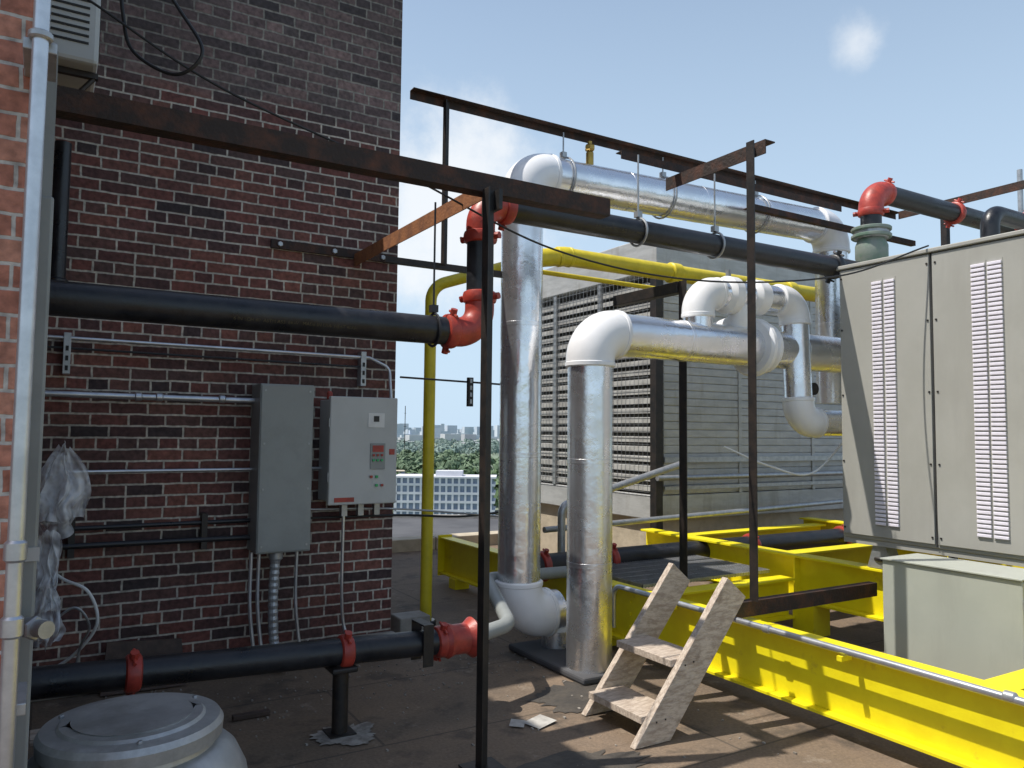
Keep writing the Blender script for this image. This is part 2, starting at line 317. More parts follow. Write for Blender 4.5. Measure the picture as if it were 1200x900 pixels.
coupling((1.93,Y,2.16),(1,0,0),r,M['red']); coupling((2.12,Y,2.37),(0,0,1),r,M['red'])
sweep('riser',[(2.12,Y,2.36),(2.12,Y,2.72)],r,M['blackpipe'],32)
coupling((2.12,Y,2.72),(0,0,1),r,M['red'])
sweep('red_elbow',[(2.12,Y,2.74)]+arc((2.12,Y,2.5),(2.12,Y,2.92),(3,Y,2.92),.13)+[(2.3,Y,2.92)],r*1.08,M['red'],32)
coupling((2.29,Y,2.92),(1,0,0),r,M['red'])
sweep('pipe_section',[(2.3,Y,2.92),(6.3,Y,2.93)],r,M['blackpipe'],32)
stencil('6 IN SCH 40  ASTM A53  ERW  MADE IN USA',2.9,Y,2.925,r,.024,25)
coupling((5.3,Y,2.928),(1,0,0),r,M['blackpipe'])
def hanger(x,y,z,r,ztop,mat):
    sweep('hanger_ring',[(x,y+math.cos(a)*(r+.012),z+math.sin(a)*(r+.012)) for a in np.linspace(0,2*math.pi,25)],.008,mat,8)
    cyl('hanger_rod',(x,y,z+r+.01),(x,y,ztop),.006,mat,8)
    box('hanger_clevis',(x-.02,x+.02,y-.02,y+.02,z+r+.02,z+r+.06),mat)
hanger(1.83,Y,2.16,r,2.88,M['blackpipe']); 
hanger(4.0,3.9,2.925,r,3.44,M['galv']); hanger(3.3,Y,2.92,r,3.44,M['galv'])
begin('black_steel_pipe')
sweep('pipe_section',[(6.12,4.0,3.68),(11,4.0,3.68)],.084,M['blackpipe'],28)
sweep('red_elbow',arc((6.5,4.0,3.68),(5.94,4.0,3.68),(5.94,4.0,3.1),.17),.1,M['red'],28)
coupling((6.13,4.0,3.68),(1,0,0),.084,M['red']); coupling((5.94,4,3.49),(0,0,1),.084,M['red'])
sweep('drop',[(5.94,4,3.5),(5.94,4,2.4)],.084,M['blackpipe'],28)
ring('flange',(5.94,4,3.34),(0,0,1),.16,.03,M['green']); ring('flange',(5.94,4,3.28),(0,0,1),.16,.03,M['green'])
sweep('valve_body',[(5.94,4,3.27),(5.94,4,3.2),(5.94,4,3.1),(5.94,4,3.0)],[.1,.13,.13,.1],M['green'])
ring('bolt_ring',(5.94,4,3.31),(0,0,1),.14,.1,M['galv'],12)
coupling((7.2,4,3.68),(1,0,0),.084,M['red'])
begin('black_steel_pipe')
sweep('pipe_section',[(6.6,3.3,3.4),(11,3.3,3.4)],.07,M['blackpipe'],24); coupling((7.0,3.3,3.4),(1,0,0),.07,M['red'])
sweep('elbow_down',bend([(6.6,3.3,3.4),(6.45,3.3,3.4),(6.45,3.3,2.85)],.12),.07,M['blackpipe'],24)
cyl('vent_stack',(8.2,3.9,2.5),(8.2,3.9,4.25),.025,M['galv'])
# floor pipe
begin('black_steel_pipe')
r=.07;Y=4.06
sweep('pipe_section',[(-.1,Y,.48),(2.0,Y,.405)],r,M['blackpipe'],32)
for x in (.4,1.42): coupling((x,Y,.48-.075*(x+.1)/2.1),(1,0,-.036),r,M['red'])
sweep('red_reducer',[(1.98,Y,.405),(2.02,Y,.405),(2.06,Y,.405),(2.14,Y,.405),(2.18,Y,.405),(2.2,Y,.405)],[.08,.1,.085,.085,.115,.1],M['red'],32)
coupling((1.98,Y,.405),(1,0,0),r,M['red'])
boxes('strap',[(1.84,1.90,Y-.085,Y-.077,.3,.52),(1.84,1.90,Y+.077,Y+.085,.3,.52),(1.84,1.9,Y-.085,Y+.085,.52,.528)],M['blacksteel'])
cyl('support_stub',(1.40,Y,.42),(1.40,Y,.012),.042,M['blacksteel']); box('stub_plate',(1.33,1.47,Y-.07,Y+.07,.003,.014),M['blacksteel'])
box('stub_saddle',(1.33,1.47,Y-.08,Y+.08,.33,.36),M['blacksteel'],.01)
sweep('steel_tail',bend([(2.2,Y,.405),(2.5,Y+.1,.42),(2.75,4.9,.55),(3.6,5.1,.5)],.15),.045,M['graybox'])
begin('black_steel_pipe')
sweep('pipe_section',[(3.35,5.4,.5),(10,5.4,.5)],.1,M['blackpipe'],28)
for x in (3.55,4.25,6.0,7.4): coupling((x,5.4,.5),(1,0,0),.1,M['red'])
boxes('pipe_stand',[(x,x+.05,5.3,5.5,0,.4) for x in (4.0,5.6,7.2)],M['blacksteel'])
# ---------- yellow gas pipe ----------
begin('yellow_gas_pipe')
sweep('vertical_and_run',bend([(2.71,5.83,.03),(2.71,5.83,2.80),(3.5,5.43,3.06)],.16),.048,M['yellowpipe'])
pipe_run([(3.42,5.45,3.05),(3.75,5.40,3.10),(8.6,5.40,3.10)],.078,.2,M['yellowpipe'],M['yellowpipe'],1.08)
ring('base_flange',(2.71,5.83,.05),(0,0,1),.085,.05,M['blackpipe'])
for x in (5.0,6.6): ring('sleeve',(x,5.4,3.1),(1,0,0),.095,.12,M['yellowpipe'])
begin('yellow_gas_pipe')
sweep('thin_run',[(3.6,5.6,2.99),(6.5,5.6,2.97)],.022,M['yellowpipe'],12)
# ---------- insulated pipes ----------
begin('insulated_pipe')
pipe_run([(3.26,4.77,.30),(2.94,4.77,.30),(2.94,4.77,3.50),(6.45,4.77,3.60),(6.45,4.77,1.9)],.152,.2,M['foil'],M['pvc'],1.1,1.0,M['foilband'])
ring('elbow_hub',(6.45,4.77,3.22),(0,0,1),.2,.1,M['pvc'],32,.03)
pipe_run([(3.1,4.77,.34),(3.27,4.77,.34),(3.27,4.77,0.02)],.11,.13,M['foil'],M['pvc'],1.08)
ring('brass_vent',(3.55,4.77,3.72),(0,0,1),.03,.12,M['brass']); ring('brass_vent_cap',(3.55,4.77,3.81),(0,0,1),.04,.05,M['brass'],6); cyl('vent_pipe',(3.55,4.77,3.6),(3.55,4.77,3.86),.018,M['brass'])
for x in (3.3,4.3,5.4): hanger(x,4.77,3.5+.1*(x-2.94)/3.5,.155,3.88,M['galv'])
begin('insulated_pipe')
pipe_run([(3.16,4.23,.05),(3.16,4.23,2.28),(5.9,4.23,2.28)],.152,.19,M['foil'],M['pvc'],1.09,.8,M['foilband'])
ring('flange_disc',(4.75,4.23,2.28),(1,0,0),.23,.07,M['pvc'],32,.02)
ring('flange_disc',(4.85,4.23,2.28),(1,0,0),.20,.07,M['pvc'],32,.02)
begin('insulated_pipe')
pipe_run([(4.16,4.23,2.36),(4.16,4.23,2.66),(5.17,4.18,2.68),(5.17,4.14,1.70),(5.75,4.10,1.70)],.108,.15,M['foil'],M['pvc'],1.12,.8,M['foilband'])
ring('valve_body',(4.47,4.22,2.665),(1,0,0),.145,.16,M['pvc'],28,.04); ring('valve_body',(4.74,4.2,2.67),(1,0,0),.14,.2,M['pvc'],28,.05)
cyl('valve_stem',(4.47,4.22,2.75),(4.47,4.22,2.86),.02,M['galv'])
sweep('branch',bend([(4.6,4.22,2.66),(4.6,4.22,2.45),(4.6,4.5,2.40)],.1),.09,M['pvc'])
begin('pressure_gauge')
cyl('stem',(5.3,4.12,1.8),(5.3,4.12,1.93),.012,M['brass'],10); ring('dial',(5.3,4.1,1.97),(0,1,0),.05,.03,M['blacksteel'])
begin('pipe_curb')
box('curb',(2.98,3.42,4.04,4.98,.003,.05),M['darkroof'],.015)
# ---------- yellow frame ----------
def ibeam(axis,c,a,b,z0,z1,w=.16,tf=.018,tw=.012,stiff=None):
    h=w/2;L=[]
    if axis=='Y':
        L=[(c-h,c+h,a,b,z0,z0+tf),(c-h,c+h,a,b,z1-tf,z1),(c-tw/2,c+tw/2,a,b,z0+tf,z1-tf)]
        if stiff:
            for s in np.arange(a+.3,b,stiff): L+=[(c-h+.01,c-tw/2,s,s+.012,z0+tf,z1-tf),(c+tw/2,c+h-.01,s,s+.012,z0+tf,z1-tf)]
    else:
        L=[(a,b,c-h,c+h,z0,z0+tf),(a,b,c-h,c+h,z1-tf,z1),(a,b,c-tw/2,c+tw/2,z0+tf,z1-tf)]
    boxes('i_beam',L,M['yellow'],.002)
begin('yellow_steel_frame')
ibeam('Y',3.7,-1.5,7.5,.10,.48,w=.13)
boxes('stiffener',[(3.64,3.694,s,s+.012,.118,.462) for s in (4.9,6.6,1.2)],M['yellow'])
ibeam('Y',5.36,-1.5,6.2,.25,.62,stiff=1.1)
ibeam('Y',7.8,-1.5,6.2,.25,.62)
for y in (4.35,6.1,2.0,.3): ibeam('X',y,3.79,5.27,.12,.44)
for y in (4.6,5.9,1.6): ibeam('X',y,5.45,7.71,.27,.58)
boxes('foot',[(3.62,3.78,y,y+.14,.0,.1) for y in (-.5,4.7,7.1)]+[(5.26,5.46,y,y+.2,0,.25) for y in (1.9,4.1,5.7)],M['yellow'])
boxes('end_plate',[(3.62,3.78,7.5,7.512,.08,.5)],M['yellow'])
for y in (4.25,4.45,1.3):
    for z in (.2,.29,.38): ring('bolt_head',(3.69,y,z),(1,0,0),.011,.012,M['yellow'],6,.001)
begin('walkway_grating')
boxes('bars',[(3.82+i*.03,3.825+i*.03,4.46,5.9,.46,.49) for i in range(46)]+[(3.82,5.18,4.46+j*.15,4.468+j*.15,.465,.487) for j in range(10)],M['galv'])
begin('beam_conduit')
sweep('tube',bend([(3.58,4.5,.2),(3.58,4.5,.50),(3.58,4.2,.50),(3.57,1.0,.485),(3.57,-1,.48)],.08),.018,M['conduit'],14)
boxes('clip',[(3.55,3.634,y,y+.03,.44,.465) for y in (3.9,2.6,1.4)],M['yellow'])
for y in (3.1,1.8): ring('coupling',(3.575,y,.494),(0,1,0),.024,.06,M['galv'])
# ---------- air handling unit ----------
begin('air_handling_unit')
box('casing',(5.27,8.3,.6,3.83,.83,2.88),M['unit'],.01)
box('roof_lid',(5.24,8.33,.57,3.86,2.88,2.91),M['unit'],.006)
for (a,b) in ((3.10,3.82),(2.36,3.09),(1.6,2.35),(.62,1.59)):
    box('door',(5.255,5.2695,a+.006,b-.006,.86,2.87),M['unit'],.003)
boxes('door_seam',[(5.262,5.268,y-.005,y+.005,.84,2.88) for y in (3.095,2.355,1.595)],M['dark'])
sl=[];sd_=[]
for (ya,yb) in ((3.36,3.44),(3.46,3.54),(2.62,2.71),(2.725,2.815),(1.9,1.98),(2.0,2.08)):
    sd_.append((5.252,5.2548,ya-.004,yb+.004,.94,2.76))
    for i in range(60): 
        z=.95+i*.030; sl.append((5.240,5.2515,ya,yb,z,z+.02))
boxes('louver_backing',sd_,M['unit'])
boxes('louver_slots',sl,M['slot'],.003)
boxes('base_rail',[(5.28,8.3,.6,3.83,.79,.829)],M['unit'])
for y in (3.55,1.2):
    V=[(5.30,y-.1,.625),(5.30,y+.1,.625),(5.30,y+.05,.79),(5.30,y-.05,.79),(5.42,y-.1,.625),(5.42,y+.1,.625),(5.42,y+.05,.79),(5.42,y-.05,.79)]
    mkobj('vibration_isolator',V,[(0,1,2,3),(7,6,5,4),(0,4,5,1),(1,5,6,2),(2,6,7,3),(3,7,4,0)],M['galv'])
    ring('isolator_spring',(5.36,y,.69),(0,0,1),.075,.03,M['blacksteel'])
bs=[]
for y in (3.8,3.12,3.06,2.4,2.32):
    for z in (.9,1.4,1.9,2.4,2.8): bs.append((5.249,5.2545,y-.006,y+.006,z,z+.012))
boxes('screws',bs,M['blacksteel'])
begin('electrical_enclosure')
box('body',(4.62,4.98,2.25,3.05,.20,.80),M['unitbox'],.008)
box('lid',(4.60,4.618,2.235,3.065,.195,.815),M['unitbox'],.008)
box('rain_lip',(4.585,4.99,2.23,3.07,.816,.826),M['unitbox'],.002)
boxes('hinge',[(4.595,4.61,2.228,2.234,z,z+.05) for z in (.3,.66)],M['galv'])
boxes('legs',[(4.7,4.74,2.3,2.34,0,.2),(4.7,4.74,2.9,2.94,0,.2)],M['galv'])
# ---------- cooling tower ----------
begin('cooling_tower')
x0,y0,x1,y1,zb,zt=5.74,6.47,11.5,9.35,.70,3.8
M['fill']=pmat('tower_fill',(.20,.20,.195),(.10,.10,.10),9,.9)
box('core',(x0+.22,x1,y0+.05,y1,zb,zt-.3),M['fill'])
box('basin',(x0,x1,y0,y1,zb-.05,zb+.22),M['casing'],.01)
box('plinth',(x0+.08,x1-.1,y0+.1,y1-.1,0,zb-.05),M['tan'])
V=[];F=[]
n=22
for i in range(n):
    z=zb+.26+i*(zt-.45-zb-.28)/n
    k=len(V)
    V+=[(x0+.02,y0+.1,z),(x0+.02,y1-.08,z),(x0+.2,y1-.08,z+.105),(x0+.2,y0+.1,z+.105),(x0+.02,y0+.1,z+.055),(x0+.02,y1-.08,z+.055),(x0+.2,y1-.08,z+.117),(x0+.2,y0+.1,z+.117)]
    F+=[(k,k+1,k+2,k+3),(k+7,k+6,k+5,k+4),(k,k+4,k+5,k+1),(k+1,k+5,k+6,k+2),(k+2,k+6,k+7,k+3),(k+3,k+7,k+4,k)]
mkobj('louvers',V,F,M['louver'])
w=[]
for y in np.arange(y0+.12,y1,.075): w.append((x0-.03,x0-.026,y,y+.004,zb+.25,zt-.4))
for z in np.arange(zb+.25,zt-.4,.075): w.append((x0-.0255,x0-.0215,y0+.1,y1-.05,z,z+.004))
boxes('wire_screen',w,M['galv'])
boxes('mullion',[(x0-.01,x0+.05,y,y+.06,zb+.22,zt-.4) for y in (y0+1.0,y0+1.95)],M['galv'])
boxes('corner_post',[(x0-.035,x0+.06,y0-.03,y0+.07,0,zt-.4),(x0-.02,x0+.06,y1-.07,y1+.01,0,zt-.4)],M['blacksteel'])
box('fan_deck',(x0-.02,x1+.02,y0-.02,y1+.02,zt-.4,zt),M['casing'],.01)
cs=[]
for i in range(28):
    z=zb+.24+i*.088
    if z>zt-.45: break
    cs.append((x0+.10,x1,y0+.0,y0+.03,z,z+.084))
boxes('ribbed_casing',cs,M['casing'],.008)
box('casing_back',(x0+.10,x1,y0+.012,y0+.045,zb+.23,zt-.41),M['casing'])
boxes('casing_seam',[(x,x+.05,y0-.012,y0-.0005,zb+.22,zt-.4) for x in (7.0,8.3,9.6)],M['casing'])
boxes('casing_rail',[(x0+.08,x1,y0-.04,y0-.003,1.28,1.34),(x0+.08,x1,y0-.04,y0-.003,.98,1.02)],M['galv'])
sweep('rim_pipe',[(x0-.1,y0-.12,1.12),(x1,y0-.12,1.12)],.03,M['galv'],12)
sweep('fan_cowl',[(8.6,7.9,zt),(8.6,7.9,zt+.12)],[1.1,1.0],M['casing'],40)
begin('brace_pipe')
sweep('tube',bend([(3.95,5.7,.2),(3.95,5.7,.95),(5.6,5.9,1.3)],.1),.035,M['galv'],14)
cyl('thin_post',(4.0,6.2,.0),(4.0,6.2,2.05),.022,M['blacksteel'],12)
cyl('lower_tube',(3.9,5.9,.72),(8.5,6.2,.78),.028,M['galv'],12)
# ---------- wooden steps ----------
begin('wooden_steps')
def plank(y,lean=0):
    d=Vector((.64,0,.77)).normalized(); p=Vector((-d.z,0,d.x))
    t=.042
    A=Vector((2.62+lean,0,.004)); B=Vector((2.86+lean,0,.004))
    Lg=1.04
    C=A+d*Lg; D=C-p*.175
    k=(D-B).dot(d); D=B+d*k
    V=[]
    for yy in (y,y+t):
        for q in (A,B,D,C): V.append((q.x,yy,q.z))
    mkobj('stringer',V,[(0,1,2,3),(7,6,5,4),(0,4,5,1),(1,5,6,2),(2,6,7,3),(3,7,4,0)],M['wood'],False,.003)
plank(3.12); plank(3.62,.06)
box('tread',(2.70,2.94,3.163,3.618,.10,.138),M['wood'],.003)
box('tread',(2.90,3.14,3.163,3.618,.36,.398),M['wood'],.003)
boxes('nail_heads',[(2.76+.2*i,2.768+.2*i,3.1165,3.1195,z,z+.008) for i,z in ((0,.11),(.3,.115),(1,.37),(1.3,.38))],M['blacksteel'])
# ---------- roof vent ----------
begin('roof_exhaust_fan')
prof=[(.36,.0),(.36,.08),(.42,.085),(.425,.12),(.415,.24),(.395,.34),(.36,.41),(.32,.445),(.285,.455),(.282,.475),(.305,.48),(.308,.525),(.295,.545),(.245,.55),(.235,.56),(.20,.565),(.195,.553),(.16,.55),(.05,.556),(.001,.557)]
sweep('spun_cap',[(.32,3.17,z+i*1e-5) for i,(q,z) in enumerate(prof)],[q for q,z in prof],M['alum'],64)
for a in (0.5,2.6,4.7): ring('cap_bolt',(.32+.26*math.cos(a),3.17+.26*math.sin(a),.553),(0,0,1),.01,.012,M['galv'],6)
# ---------- wall electrical ----------
begin('electrical_wireway')
box('body',(1.205,1.56,5.2,5.449,.79,1.90),M['graybox'],.006)
box('cover',(1.212,1.553,5.192,5.1995,.80,1.89),M['graybox'],.003)
boxes('screws',[(x,x+.012,5.187,5.1915,z,z+.012) for x in (1.23,1.525) for z in (.83,1.2,1.5,1.85)],M['galv'])
begin('control_panel')
box('body',(1.68,2.13,5.2,5.449,1.11,1.81),M['panel'],.006)
box('door',(1.66,2.15,5.15,5.197,1.09,1.83),M['panel'],.008)
boxes('side_latch',[(1.655,1.66,5.16,5.19,z,z+.06) for z in (1.25,1.62)],M['galv'])
box('keypad',(1.95,2.06,5.143,5.149,1.33,1.51),M['graybox'],.002)
box('display',(1.965,2.045,5.139,5.1425,1.45,1.495),M['red'])
boxes('red_buttons',[(1.965+.03*i,1.98+.03*i,5.132,5.1425,1.42,1.435) for i in range(3)]+[(1.95,1.967,5.135,5.149,1.27,1.287),(2.03,2.047,5.135,5.149,1.21,1.227)],M['red'])
boxes('green_buttons',[(1.965+.03*i,1.98+.03*i,5.132,5.1425,1.385,1.4) for i in range(3)]+[(1.99,2.007,5.135,5.149,1.27,1.287),(1.99,2.007,5.135,5.149,1.21,1.227)],M['greenbtn'])
box('rating_label',(1.93,2.05,5.1455,5.149,1.62,1.72),M['white']); box('logo_label',(1.97,2.01,5.143,5.1452,1.66,1.70),M['rubber'])
box('warning_label',(2.09,2.13,5.146,5.149,1.43,1.47),M['red'])
box('name_label',(1.70,1.84,5.146,5.149,1.11,1.14),M['red'])
ring('beacon',(1.70,5.3,1.84),(0,0,1),.02,.06,M['red'])
boxes('glands',[(1.80+i*.12,1.84+i*.12,5.28,5.33,1.0,1.108) for i in range(3)],M['galv'])
begin('wall_conduit')
sweep('upper_conduit',bend([(-.1,5.39,2.14),(2.02,5.39,2.13),(2.17,5.37,2.06),(2.17,5.33,1.83)],.07),.011,M['conduit'],12)
sweep('second_conduit',[(-.1,5.40,2.08),(1.95,5.40,2.06)],.007,M['blackpipe'],10)
for x in (.08,1.95):
    box('strut',(x,x+.04,5.37,5.448,1.92,2.17),M['galv'],.002)
    boxes('strut_holes',[(x+.012,x+.028,5.366,5.3698,z,z+.03) for z in (1.94,2.0,2.06)],M['dark'])
sweep('conduit_main',[(-.1,5.38,1.80),(1.21,5.38,1.79)],.019,M['conduit'],14)
for x in (.5,.62,1.0): ring('coupling',(x,5.38,1.795),(1,0,0),.026,.05,M['conduit'])
sweep('conduit_mid',[(.1,5.40,1.33),(1.21,5.40,1.33)],.011,M['conduit'],12); sweep('conduit_mid',[(1.56,5.40,1.33),(1.68,5.40,1.33)],.011,M['conduit'],12)
sweep('conduit_low',[(.1,5.40,.99),(1.21,5.40,.99)],.014,M['blackpipe'],12)
sweep('conduit_low',[(-.1,5.38,.89),(1.21,5.38,.88)],.018,M['blackpipe'],12)
for x in (.15,.9): box('strut',(x,x+.035,5.37,5.448,.82,1.05),M['blacksteel'])
sweep('conduit_right',spline([(1.56,5.36,.99),(2.25,5.36,.98),(2.9,5.5,.93),(3.6,5.7,.95)]),.009,M['rubber'],10)
sweep('conduit_right',spline([(1.56,5.36,1.05),(2.25,5.3,1.03),(3.4,5.3,.9)]),.007,M['galv'],10)
begin('wall_conduit')
for x,rr in ((1.20,.012),(1.25,.012),(1.50,.011)):
    sweep('drop_tube',spline([(x,5.3,.79),(x,5.3,.45),(x+.03,5.28,.15),(x+.05,5.25,.02)]),rr,M['conduit'],10)
pts=spline([(1.36,5.3,.79),(1.35,5.3,.5),(1.36,5.28,.2),(1.40,5.2,.03)],14)
sweep('flex_conduit',pts,[.034 if i%2 else .030 for i in range(len(pts))],M['galv'],14,smooth=False)
ring('flex_fitting',(1.36,5.3,.76),(0,0,1),.045,.06,M['galv'])
sweep('drop_tube',spline([(1.82,5.3,1.0),(1.82,5.3,.5),(1.84,5.3,.25),(1.88,5.25,.12)]),.011,M['conduit'],10)
begin('hanging_strut')
cyl('rod',(2.1,5.0,1.97),(3.0,5.0,1.95),.007,M['blacksteel'],8)
box('perforated_strut',(2.62,2.66,4.97,5.0,1.78,1.99),M['blacksteel'])
boxes('holes',[(2.632,2.648,4.966,4.9698,1.8+i*.05,1.83+i*.05) for i in range(4)],M['galv'])
begin('overhead_cable')
sweep('cable',spline([(.08,3.68,3.42),(.648,3.69,3.165),(1.57,3.72,2.94),(2.47,3.646,2.644),(3.467,3.515,2.555),(4.65,3.387,2.695),(5.25,3.1,2.93)],12),.006,M['rubber'],8)
sweep('cable_loop',spline([(.2,3.75,3.7),(.223,3.715,3.41),(.27,3.69,3.24),(.43,3.59,3.14),(.526,3.53,3.24),(.44,3.58,3.42),(.3,3.6,3.6)],12),.008,M['rubber'],8)
begin('flexible_hose')
sweep('hose',spline([(5.6,4.0,1.6),(5.2,4.05,1.3),(4.9,4.2,1.35),(4.6,4.4,1.5)],10),.008,M['white'],8)
begin('flexible_hose')
sweep('hose',spline([(.0,5.2,.85),(.12,5.1,.75),(.25,5.0,.68),(.3,5.0,.5),(.2,5.1,.32),(.05,5.2,.2)],10),.009,M['white'],8)
sweep('hose',spline([(.05,5.0,.5),(.18,4.9,.62),(.26,4.95,.5),(.22,5.05,.35),(.2,5.1,.1)],10),.007,M['galv'],8)
def bagmat():
    m=bpy.data.materials.new('clear_plastic'); m.use_nodes=True; nt=m.node_tree; b=nt.nodes['Principled BSDF']
    b.inputs['Base Color'].default_value=(.92,.94,.97,1); b.inputs['Roughness'].default_value=.18
    tl=nd(nt,'ShaderNodeBsdfTranslucent'); tl.inputs[0].default_value=(.92,.94,.97,1)
    m1=nd(nt,'ShaderNodeMixShader'); m1.inputs[0].default_value=.3; nt.links.new(b.outputs[0],m1.inputs[1]); nt.links.new(tl.outputs[0],m1.inputs[2])
    tr=nd(nt,'ShaderNodeBsdfTransparent'); mx=nd(nt,'ShaderNodeMixShader'); n=nd(nt,'ShaderNodeTexNoise'); n.inputs['Scale'].default_value=9
    tc=nd(nt,'ShaderNodeTexCoord'); nt.links.new(tc.outputs['Object'],n.inputs['Vector'])
    mr=nd(nt,'ShaderNodeMapRange'); mr.inputs[1].default_value=.4; mr.inputs[2].default_value=.6; mr.inputs[3].default_value=.3; mr.inputs[4].default_value=.9
    nt.links.new(n.outputs['Fac'],mr.inputs[0]); nt.links.new(mr.outputs[0],mx.inputs[0]); nt.links.new(tr.outputs[0],mx.inputs[1]); nt.links.new(m1.outputs[0],mx.inputs[2]); nt.links.new(mx.outputs[0],nt.nodes['Material Output'].inputs[0]); return m
M['bag']=bagmat()
begin('plastic_bag')
def film(name,top,w0,w1,h,seed,n=40):
    V=[];F=[]
    for j in range(n+1):
        v=j/n; w=w0+(w1-w0)*math.sin(v*2.2); 
        for i in range(n+1):
            u=i/n-.5
            q=Vector((u*5+seed,v*3,seed))
            fold=.05*mnoise.noise(Vector((u*7+seed,v*2.2,0)))+.025*abs(mnoise.noise(Vector((u*10,v*6,seed))))
            V.append((top[0]+u*w+.05*mnoise.noise(q)*(.3+v), top[1]+fold*2*(.3+v)-.06*math.cos(u*3), top[2]-v*h+.05*mnoise.noise(Vector((u*4,seed,v)))))
    for j in range(n):
        for i in range(n):
            a=j*(n+1)+i; F.append((a,a+1,a+n+2,a+n+1))
    return mkobj(name,V,F,M['bag'],True)
film('upper_fold',(.10,4.95,1.50),.05,.26,.42,1.3); film('upper_fold_back',(.08,5.05,1.46),.08,.22,.46,4.1)
film('lower_fold',(.05,4.95,1.02),.10,.12,.40,7.7); film('tail_fold',(.05,4.9,.74),.05,.18,.30,11.2)
begin('plywood_scrap')
V=[(.35,5.28,.01),(.82,5.26,.01),(.80,5.36,.27),(.38,5.36,.30)]
V+= [(x,y+.018,z) for x,y,z in V]
mkobj('sheet',V,[(0,1,2,3),(7,6,5,4),(0,4,5,1),(1,5,6,2),(2,6,7,3),(3,7,4,0)],M['ply'])
begin('timber_offcut'); box('block',(.28,.55,4.15,4.3,.004,.06),M['wood'],.004); box('block_2',(.95,1.15,4.5,4.54,.004,.03),M['ply'],.003)
begin('timber_offcut'); box('plank',(.0,.5,3.78,3.9,.30,.33),M['wood'],.003); box('bearer',(.05,.12,3.78,3.9,.004,.30),M['wood'])
begin('concrete_block')
box('block',(2.35,2.6,5.5,5.7,.0,.19),M['concrete'],.01); box('timber',(2.3,2.95,5.2,5.3,.004,.09),M['ply'],.004)
begin('paper_scraps')
for (x,y,a,w,h) in ((2.40,3.66,.3,.15,.12),(2.28,3.70,.9,.09,.08)):
    ca,sa=math.cos(a),math.sin(a)
    mkobj('sheet',[(x+ca*u*w-sa*v*h,y+sa*u*w+ca*v*h,.008+.006*(u>0)+.004*(v>0)) for u,v in ((-.5,-.5),(.5,-.5),(.5,.5),(-.5,.5))],[(0,1,2,3)],M['paper'])
def patch(name,cx,cy,rx,ry,z,mat,seed):
    V=[(cx,cy,z)];n=96
    for i in range(n):
        a=2*math.pi*i/n; k=1+.4*mnoise.noise(Vector((math.cos(a)*1.6+seed,math.sin(a)*1.6,seed)))+.25*mnoise.noise(Vector((math.cos(a)*7+seed,math.sin(a)*7,seed)))
        V.append((cx+rx*k*math.cos(a),cy+ry*k*math.sin(a),z))
    mkobj(name,V,[(0,i+1,(i+1)%n+1) for i in range(n)],mat)
ROOT[0]=None
M['spill']=pmat('mortar_spill',(.38,.35,.31),(.20,.175,.15),14,.9,0,.2,60)
M['tar']=pmat('tar_patch',(.05,.044,.038),(.08,.068,.055),6,.7,0,.3,40)
patch('mortar_spill',1.42,4.02,.17,.14,.0082,M['spill'],3)
patch('roof_patch',1.95,3.05,.6,.22,.0041,M['tar'],8)
patch('roof_patch',2.9,3.9,.35,.25,.0041,M['tar'],4)
begin('rubble')
bb=[]
for i in range(420):
    x=random.uniform(.3,3.5);y=random.choice([random.uniform(4.4,5.3),random.uniform(2.6,5.2)]);s=random.uniform(.003,.011)
    bb.append((x,x+s,y,y+s*random.uniform(.6,2),.001,.001+s*.7))
boxes('chips',bb,M['spill'])
# ---------- far setting ----------
FW=np.array((.515,.857));RT=np.array((.857,-.515))
begin('neighbouring_building',(15.1,28.2,0),math.radians(-31))
box('walls',(-14,16,-5,5,-30,-2.8),M['concrete']); box('roof',(-14.2,16.2,-5.2,5.2,-2.8,-2.5),M['darkroof'])
box('roof_parapet',(-14.2,16.2,4.9,5.2,-2.5,-2.35),M['concrete']); box('bulkhead',(2,8,-1,3,-2.5,-1.2),M['concrete'])
begin('office_building',(105,215,0),math.radians(-31))
box('core',(-13.5,15.5,-5.5,5.5,-30,-12.4),M['glass'])
boxes('floor_slabs',[(-14,16,-6,6,-30+i*2.55,-29.3+i*2.55) for i in range(7)]+[(-14.3,16.3,-6.3,6.3,-12.4,-11.9)],M['fac'])
boxes('columns',[(x,x+.6,-5.95,-5.2,-30,-12.4) for x in np.arange(-14,16,1.9)]+[(-13.95,-13.2,y,y+.8,-30,-12.4) for y in np.arange(-6,5.5,2.4)],M['fac'])
box('plant_room',(-2,6,-3,3,-11.9,-10.4),M['fac'])
begin('apartment_building',(150,400,0),math.radians(-20))
box('core',(-20,20,-6,6,-30,-20),M['tan']); boxes('window_bands',[(-20.1,20.1,-6.1,6.1,-28+i*3,-26.6+i*3) for i in range(3)],M['glass'])
NT=3200
d=290+1900*rng.random(NT)**1.4; t=rng.uniform(-.55,.5,NT)
cx=d*(FW[0]+t*RT[0]); cy=d*(FW[1]+t*RT[1]); R=rng.uniform(3.2,6.5,NT)
Q=90
dirs=rng.normal(size=(NT,Q,3)); dirs/=np.linalg.norm(dirs,axis=2,keepdims=True); dirs[:,:,2]=np.abs(dirs[:,:,2])*.9-.15
rad=R[:,None,None]*(.72+.38*rng.random((NT,Q,1)))
cen=np.stack([cx,cy,-30+R*1.3],1)[:,None,:]+dirs*rad*np.array([1,1,1.05])
e1=rng.normal(size=(NT,Q,3)); e1/=np.linalg.norm(e1,axis=2,keepdims=True); e2=np.cross(e1,dirs); e2/=np.linalg.norm(e2,axis=2,keepdims=True)+1e-6; e1=np.cross(dirs,e2)+.4*rng.normal(size=(NT,Q,3))
s=(R[:,None,None]*.2)
